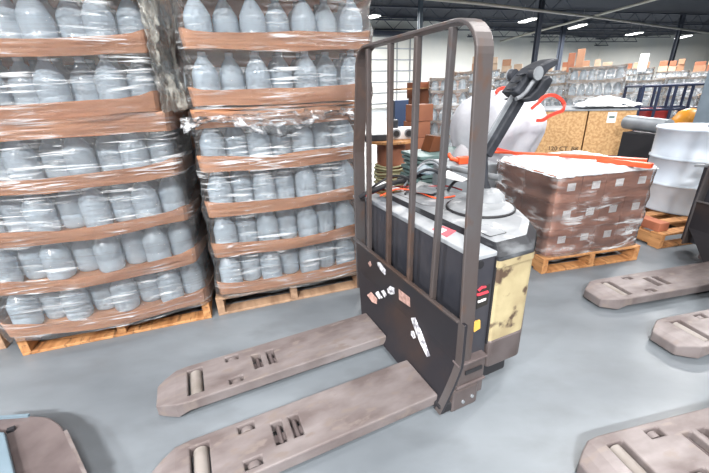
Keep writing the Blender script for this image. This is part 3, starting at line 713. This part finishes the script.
def text(s, size, name, m, parent, loc, rot):
    cu = bpy.data.curves.new(name, 'FONT'); cu.body = s; cu.size = size; cu.extrude = .001; cu.align_x = 'LEFT'
    o = bpy.data.objects.new(name, cu); dg = bpy.context.evaluated_depsgraph_get
    C.objects.link(o); bpy.context.view_layer.update()
    me = bpy.data.meshes.new_from_object(o.evaluated_get(dg())); bpy.data.objects.remove(o)
    o = bpy.data.objects.new(name, me); me.materials.clear(); me.materials.append(M[m]); C.objects.link(o); o.location = loc; o.rotation_euler = rot; o.parent = parent; return o
text('120 CT. BK', .085, 'stencil_lettering', 'ink', t, (.30, -.006, .05), (PI/2, 0, 0))
mp_ = MB()
for k in range(3): mp_.box(k*.72-.1, k*.72+.05, -.05, 1.0, 0, .27)
mp_.box(-.15, Wc+.0, -.05, 1.0, .27, .335); o = mp_.build('metal_pallet', 'greysteel', None, .006); place(o, OC.w(-.0, -.02, 0), ang); tag(o, 'grey metal pallet under the chipboard crate', 'pallet')
# white heap on the crate
crumple('white_sheet', OC.w(.60, .05, zt+.03), OC.X*.75, OC.Y*.7, 14, 12, .05, 'whitefilm', 'bright white crumpled plastic lying on top of the chipboard crate', 41,
        lambda p, s, t: p+Vector((0, 0, .11*math.sin(s*PI)*math.sin(t*PI)+.03)))
# big white bag
p0, _ = stand(497, 130, 4.75)
mb = MB(); n = 40; rows = []
prof = [(.26, 0), (.29, .08), (.31, .35), (.38, .6), (.46, .8), (.47, .98), (.36, 1.17), (.18, 1.25), (.03, 1.27)]
vs = []
for j, (r, z) in enumerate(prof):
    for k in range(n):
        a = 2*PI*k/n; sq = 1/max(abs(math.cos(a)), abs(math.sin(a)))**.55
        q = 1+.20*noise.noise(Vector((math.cos(a)*2.2, math.sin(a)*2.2, z*2.5)))+.03*noise.noise(Vector((a*6, z*9, 3)))
        vs.append((r*sq*q*math.cos(a), r*sq*q*math.sin(a), z*(1+.03*noise.noise(Vector((math.cos(a)*2, math.sin(a)*2, 8))))))
mb.add(vs, [(j*n+k, j*n+(k+1) % n, (j+1)*n+(k+1) % n, (j+1)*n+k) for j in range(len(prof)-1) for k in range(n)], True)
mb.add(vs[-n:], [tuple(range(n))]); mb.add(vs[:n], [tuple(reversed(range(n)))])
bg = thing('bulk_bag', 'big white woven bulk bag with red lifting straps behind the truck', 'bag', p0, .5)
bb = mb.build('bag_body', 'bag', bg); sm = bb.modifiers.new('s', 'SUBSURF'); sm.levels = 1; sm.render_levels = 1
def strap(pts, w=.035):
    P = smooth([gd(u, v, dd_) for u, v, dd_ in pts]); mb = MB()
    mat_ = Matrix.Translation(bg.location) @ Matrix.Rotation(.5, 4, 'Z'); inv = mat_.inverted(); P = [inv @ p for p in P]
    for a, b in zip(P[:-1], P[1:]): mb.bar(a, b+(b-a)*.15, .02, w)
    mb.build('lifting_strap', 'red', bg)
strap([(531, 109, 4.2), (538, 103, 4.2), (544, 97, 4.25), (552, 95, 4.3), (559, 98, 4.35), (564, 104, 4.4), (563, 110, 4.35), (556, 113, 4.3), (549, 116, 4.25), (543, 120, 4.2), (537, 120.5, 4.15)], .03)
strap([(496, 93, 4.5), (499, 89.5, 4.55), (505, 88, 4.6), (507, 91, 4.6)])
strap([(489, 147, 4.1), (505, 151, 4.1), (522, 155, 4.1)], .03)
# orange rack beams behind the carton pallet
for i, (a, b, z) in enumerate((((494, 152), (600, 157), .79), ((560, 155), (647, 161), .785), ((598, 159.5), (652, 166), .772))):
    P, Q = fl(*a, z), fl(*b, z)
    o = MB().bar(P, Q, (.02, .05, .05)[i], (.02, .03, .035)[i]).build('rack_beam', 'orange', None, .004)
    tag(o, ('thin orange beam lying farthest back on the white sheet of the carton pallet', 'long orange rack beam resting on the rear of the wrapped carton pallet', 'short orange rack beam on the right rear corner of the carton pallet')[i], 'beam', 'orange rack beams')
# column at the right
p0, _ = stand(715, 110, 6.6); mb = MB(); mb.box(-.13, .13, -.13, .13, 0, 5.95); o = mb.build('steel_column', 'colm', None, .01); place(o, (p0.x, p0.y, 0), .3)
tag(o, 'thick blue-grey column at the right edge behind the steel drum', 'column', kind='structure')
# wire cart
p0, zt = stand(636, 120, 7.6); q0, _ = stand(700, 120, 8.0); d = q0-p0; ang = math.atan2(d.y, d.x); Wd = d.length
zt = gd(650, 86, 7.7).z
t = thing('stock_cart', 'dark blue tubular stock cart with shelves behind the drum', 'cart', p0, ang)
for x in (0, Wd*.25, Wd*.5, Wd*.75, Wd):
    for y in (0, .6): MB().tube([(x, y, .1), (x, y, zt)], .022, 8).build('upright', 'blue', t)
for z in (.35, zt-.35, zt):
    mb = MB()
    for y in (0, .6): mb.tube([(0, y, z), (Wd, y, z)], .02, 8)
    for x in (0, Wd): mb.tube([(x, 0, z), (x, .6, z)], .02, 8)
    mb.build('rail', 'blue', t)
MB().box(0, Wd, 0, .6, .33, .36).build('shelf', 'blue', t)
for x in (.05, Wd-.05):
    for y in (.05, .55): MB().tube([(x-.0, y-.02, .06), (x, y+.02, .06)], .06, 12).build('wheel', 'rubber', t)
o = MB().prism(rounded([(0, 0), (.3, 0), (.33, .5), (-.03, .5)], .03), 0, .35, 'y').build('plastic_tub', 'redbox', None, .01); p = gd(645, 125, 7.9); place(o, (p.x, p.y, .362), ang); tag(o, 'dark red plastic tub standing in the blue stock cart', 'tub')
p = gd(690, 118, 7.4)
o = MB().lathe([(.20, 0), (.23, .05), (.24, .5), (.21, .75), (.15, .86), (.06, .9), (.01, .91)], n=24).build('amber_drum', 'amber'); place(o, (p.x, p.y, 0)); tag(o, 'rounded amber-yellow plastic drum left of the blue-grey column', 'drum')
P, Q = gd(627, 122, 6.0), gd(668, 127, 5.6); o = MB().tube([P, Q], .085, 14).build('grey_duct', 'greysteel'); tag(o, 'fat silver grey tube lying between crate and drum', 'tube')
o = MB().box(-.1, .3, -.2, .2, 0, min(P.z, Q.z)-.09).build('dark_box', 'rubber', None, .01); c = (P+Q)/2; place(o, (c.x, c.y, 0), .3); tag(o, 'dark box under the fat silver grey tube', 'box')
# cable reel with things on top
p0, _ = stand(391, 140, 4.9); zt = gd(391, 139, 4.9).z
t = thing('cable_reel', 'wooden cable reel with wound cable behind the truck guard bars', 'cable reel', p0)
MB().lathe([(.34, zt-.03), (.34, zt)], n=28).build('flange', 'wood', t); MB().lathe([(.34, 0), (.34, .03)], n=28).build('flange', 'wood', t)
MB().lathe([(.19, .03), (.19, zt-.03)], n=24).build('core', 'kraftd', t)
mb = MB()
for k in range(11):
    z = .06+k*.033; pts = [((.205+.02*(k % 2))*math.cos(a), (.205+.02*(k % 2))*math.sin(a), z+.01*math.sin(3*a+k)) for a in [2*PI*i/26 for i in range(27)]]
    mb.tube(pts, .014, 6, False)
mb.build('wound_cable', 'cable', t)
o = MB().prism(rounded([(-.17, 0), (.12, 0), (.12, .08), (-.17, .08)], .02), -.1, .1, 'y').build('black_case', 'blackp', None, .01); place(o, gd(377, 139, 4.8)*1, 0); o.location.z = zt; tag(o, 'low black case lying on the wooden cable reel', 'case')
t = thing('instrument_unit', 'small pale machine with two dark round dials on the cable reel', 'instrument', Vector((p0.x+.13, p0.y-.02, zt)), 0)
MB().box(-.16, .2, -.05, .15, 0, .14).build('housing', 'white', t, .01); MB().box(-.12, -.04, -.02, .1, .14, .24).build('post', 'blackp', t, .01)
for x in (-.07, .09): MB().tube([(x, -.053, .075), (x, -.08, .075)], .055, 16).build('dial', 'greyp', t)
for x in (-.07, .09): MB().tube([(x, -.08, .075), (x, -.088, .075)], .038, 16).build('dial_face', 'rubber', t)
# green-grey sheets
for i in range(7):
    za = .33+i*.05; c = gd(436, 158, 4.2); o = MB().box(-.32, .36, -.25, .25, 0, .035).build('plastic_sheet', 'green', None, .004); place(o, (c.x+random.uniform(-.03, .03), c.y, za), .25+random.uniform(-.08, .08))
    tag(o, ('lowest green-grey plastic board in the pile behind the guard bars', 'second green-grey board from the bottom of the pile behind the guard', 'third green-grey board from the bottom of the pile behind the guard', 'middle green-grey board of the pile behind the guard', 'third green-grey board from the top of the pile behind the guard', 'second green-grey board from the top of the pile behind the guard', 'topmost green-grey board of the pile behind the guard bars')[i], 'board', 'green-grey boards behind the guard')
c = gd(436, 158, 4.2); o = MB().box(-.3, .32, -.22, .22, 0, .33).build('support_box', 'kraftd', None, .01); place(o, (c.x, c.y, 0), .25); tag(o, 'brown box carrying the pile of green-grey boards', 'box')
o = MB().prism(rounded([(-.10, 0), (.08, 0), (.11, .14), (-.04, .17)], .008), -.1, .1, 'y').build('wooden_box', 'brown', None, .004); place(o, (c.x-.03, c.y+.05, .67), .3); tag(o, 'small dark brown wooden box on the green-grey boards', 'box')
# orange tool on grey cloth
c = fl(466, 161, .70); 
mb = MB(); mb.box(-.10, .10, -.04, .04, .0, .06); mb.tube([(-.1, 0, .03), (-.16, .0, .05), (-.18, .03, .09)], .02, 8); o = mb.build('orange_tool', 'orange', None, .012); place(o, (c.x+.02, c.y, .68), .1); tag(o, 'orange hand tool lying on the grey box behind the wide guard upright', 'tool')
o = MB().box(-.22, .25, -.2, .2, 0, .68).build('grey_box', 'greysteel', None, .01); place(o, (c.x, c.y+.1, 0), .1); tag(o, 'grey metal box under the orange tool behind the guard', 'box')
mb = MB(); mb.lathe([(.11, 0), (.09, .05), (.05, .11), (.01, .14)], n=14); o = mb.build('grey_cloth', 'teal'); place(o, (c.x+.0, c.y+.16, .685)); tag(o, 'grey cloth heap behind the orange tool', 'cloth')

# ------------------------------------------------------------------ stacks in the background
def far_load(u0, u1, vtop, dist, label, kind='bottles', rz=.3, pitch=.27, depth=.9):
    a = gd(u0, vtop, dist); b = gd(u1, vtop, dist); c = (a+b)/2; w = (b-a).length; ang = math.atan2(b.y-a.y, b.x-a.x)
    ztop = a.z*.5+b.z*.5; n = max(1, round((ztop-.12)/pitch)); ph = (ztop-.14)/n
    t = thing('wrapped_load', label, 'pallet load', (a.x, a.y, 0), ang, 'wrapped loads in the background')
    MB().box(0, w, 0, depth, 0, .13).build('pallet', 'woodd', t)
    R = Matrix.Rotation(ang, 3, 'Z')
    for k in range(n):
        z = .14+k*ph; j = random.uniform(-.02, .02)
        tray_mesh(w, depth, .06, .02, .03, .02, k+u0).build('tray', 'carton3', t).location = (j, 0, z)
        nc = int(w/.15); nr = 3
        for i in range(nc):
            for r in range(nr):
                if ztop-z > 1.6: continue
                q = Vector((a.x, a.y, 0))+R @ Vector(((i+.5)*w/nc+j, .07+r*.15, z+.01)); stuff_bottle(q, ph/.27, 6)
    tray_mesh(w, depth, .05, .01, .03, .02, 9+u0).build('tray', 'carton3', t).location = (0, 0, ztop-.05)
    film_mesh(w, depth, .1, ztop, [.18+k*ph for k in range(n+1)], seed=u0*.1, bulge=.03).build('film', 'filmhaze', t)
    return t, ztop, w, depth, ang
def on_top(L, specs):
    """cartons standing on a far load: (x, w, h, depth, material, label)"""
    t, z, w, dep, ang = L
    R = Matrix.Rotation(ang, 3, 'Z')
    for (x, y, cw_, h, dz, m, lb) in specs:
        o = MB().box(0, cw_, 0, cw_*.8, 0, h).build('carton', m, None, .006)
        p = t.location+R @ Vector((x, y, z+dz)); place(o, p, ang+random.uniform(-.12, .12)); tag(o, lb, 'carton', 'cartons on the background loads')
S1 = far_load(571, 626, 66, 9.3, 'four-tier wrapped bottle load directly behind the chipboard crate')
S2 = far_load(541, 567, 73, 10.6, 'narrow wrapped bottle load left of the crate stack, seen beside the tiller head')
S3 = far_load(495, 537, 77, 11.2, 'wrapped bottle load behind the tiller arm')
S4 = far_load(627, 664, 80, 11.0, 'lumpy wrapped load right of the four-tier bottle load')
S5 = far_load(669, 730, 76, 12.2, 'wrapped bottle load behind the blue cart near the right edge')
S6 = far_load(431, 468, 77, 7.6, 'hazy wrapped load behind the guard between the last two bars')
S7 = far_load(455, 490, 71, 9.6, 'taller wrapped load behind the wide guard upright')
S8 = far_load(700, 735, 95, 9.0, 'wrapped load at the right edge behind the grey column')
# carton columns
def carton_stack(u, v, dist, n, cw_, ch_, m, where):
    p = gd(u, v, dist); ztop = p.z; n = max(1, int(round(ztop/ch_))); h = ztop/n
    for k in range(n):
        o = MB().box(-cw_/2, cw_/2, -cw_/2, cw_/2, 0, h-.004).build('carton', m, None, .006); place(o, (p.x+random.uniform(-.03, .03), p.y, k*h), .35+random.uniform(-.1, .1))
        tag(o, 'orange-brown carton %s from the floor in the pile %s' % (ORD[k] if k < 10 else 'high', where), 'carton', 'carton pile %s' % where)
carton_stack(419, 104, 6.6, 0, .34, .26, 'carton2', 'left of the hazy wrapped load')
carton_stack(433, 88, 8.9, 0, .5, .34, 'carton2', 'behind the hazy wrapped load')
carton_stack(446, 80, 9.3, 0, .55, .36, 'carton', 'under the bright wall behind the guard')
carton_stack(421, 82, 9.6, 0, .45, .36, 'carton2', 'beside the grey steel column')
o = MB().box(-.8, .5, -.2, .5, 0, .03).build('plywood_sheet', 'wood'); p = gd(434, 89, 8.8); place(o, (p.x, p.y, p.z+.01), .1); tag(o, 'tan plywood sheet tilted on top of the cartons behind the guard', 'board')
# second line of loads farther back with boxes on top
specs = [(471, 499, 70, 15), (501, 529, 71, 16), (531, 559, 71, 17), (561, 590, 70, 18), (593, 621, 68, 19), (624, 654, 68, 20), (657, 689, 71, 21), (692, 725, 71, 22)]
wh = ('behind the guard upright', 'above the tiller arm', 'beyond the tiller head', 'left behind the four-tier load', 'right behind the four-tier load', 'below the white box', 'below the dark column', 'at the right edge')
mats = ['carton', 'carton2', 'carton3', 'carton', 'carton3']
for i, (u0, u1, v, dist) in enumerate(specs):
    L = far_load(u0, u1, v, dist, 'far wrapped load %s' % wh[i])
    x = .02; k = 0; row = []
    names = ['tan', 'orange-brown', 'pale', 'tan', 'pale']
    while x < L[2]-.3:
        cw_ = random.uniform(.22, .4); z = 0
        for lv in range(random.choice((1, 1, 2, 2))):
            h = random.uniform(.12, .24); mi = random.randrange(5)
            row.append((x, .1, cw_*(1-.1*lv), h, z, mats[mi], '%s carton, %s pile, %s layer, far load %s' % (names[mi], ORD[min(k, 9)], ORD[lv], wh[i]))); z += h
        x += cw_+random.uniform(.02, .08); k += 1
    on_top(L, row)
# tall orange pile and white box
L = (bpy.data.objects.new('x', None),)
def px_box(u0, u1, v0, v1, dist, m, label, cat='carton', base=None):
    a = gd(u0, v1, dist); b = gd(u1, v1, dist); zt = gd((u0+u1)/2, v0, dist).z; w = (b-a).length
    z0 = a.z*.5+b.z*.5 if base is None else base
    o = MB().box(0, w, 0, w*.8, 0, zt-z0).build('carton', m, None, .01); place(o, (a.x, a.y, z0), math.atan2(b.y-a.y, b.x-a.x)); tag(o, label, cat); return o
px_box(567, 574, 53, 66, 17.3, 'carton2', 'tall orange-brown carton left of its twin under the crossing pipes', base=1.5)
px_box(575, 583, 49, 66, 17.3, 'carton', 'tall tan carton right of its twin under the crossing pipes', base=1.5)
px_box(638, 647, 54, 66, 19.2, 'white', 'big bright white box on the far load below the second lamp', base=1.6)
# dark blue cabinet at the door, pale cabinet
p = gd(404, 115, 13); q = gd(404, 100, 13)
o = MB().box(-.42, .42, -.3, .3, 0, q.z).build('blue_cabinet', 'darkblue', None, .01); place(o, (p.x, p.y, 0), .2); tag(o, 'dark blue cabinet in front of the big pale door', 'cabinet')
o = STUFF.build('stacked_bottles', 'bottle'); tag(o, 'remaining clear bottles in the inner rows and distant wrapped loads', 'bottles', kind='stuff')

# ------------------------------------------------------------------ camera, world
cam = bpy.data.cameras.new('camera'); co = bpy.data.objects.new('camera', cam); C.objects.link(co); sc.camera = co
cam.sensor_width = 36; cam.lens = FPX/709*36; cam.clip_end = 200; cam.clip_start = .02
Rm = Matrix((CR, CU, -_f)).transposed(); co.matrix_world = Matrix.Translation(CAMP) @ Rm.to_4x4()
w = bpy.data.worlds.new('world'); sc.world = w; w.use_nodes = True
w.node_tree.nodes['Background'].inputs[0].default_value = (.88, .94, 1, 1); w.node_tree.nodes['Background'].inputs[1].default_value = .42
sc.view_settings.view_transform = 'Standard'; sc.view_settings.look = 'None'; sc.view_settings.gamma = 1; sc.view_settings.exposure = 0.0
sc.cycles.use_denoising = True; sc.cycles.transparent_max_bounces = 12; sc.cycles.max_bounces = 6; sc.cycles.sample_clamp_indirect = 6
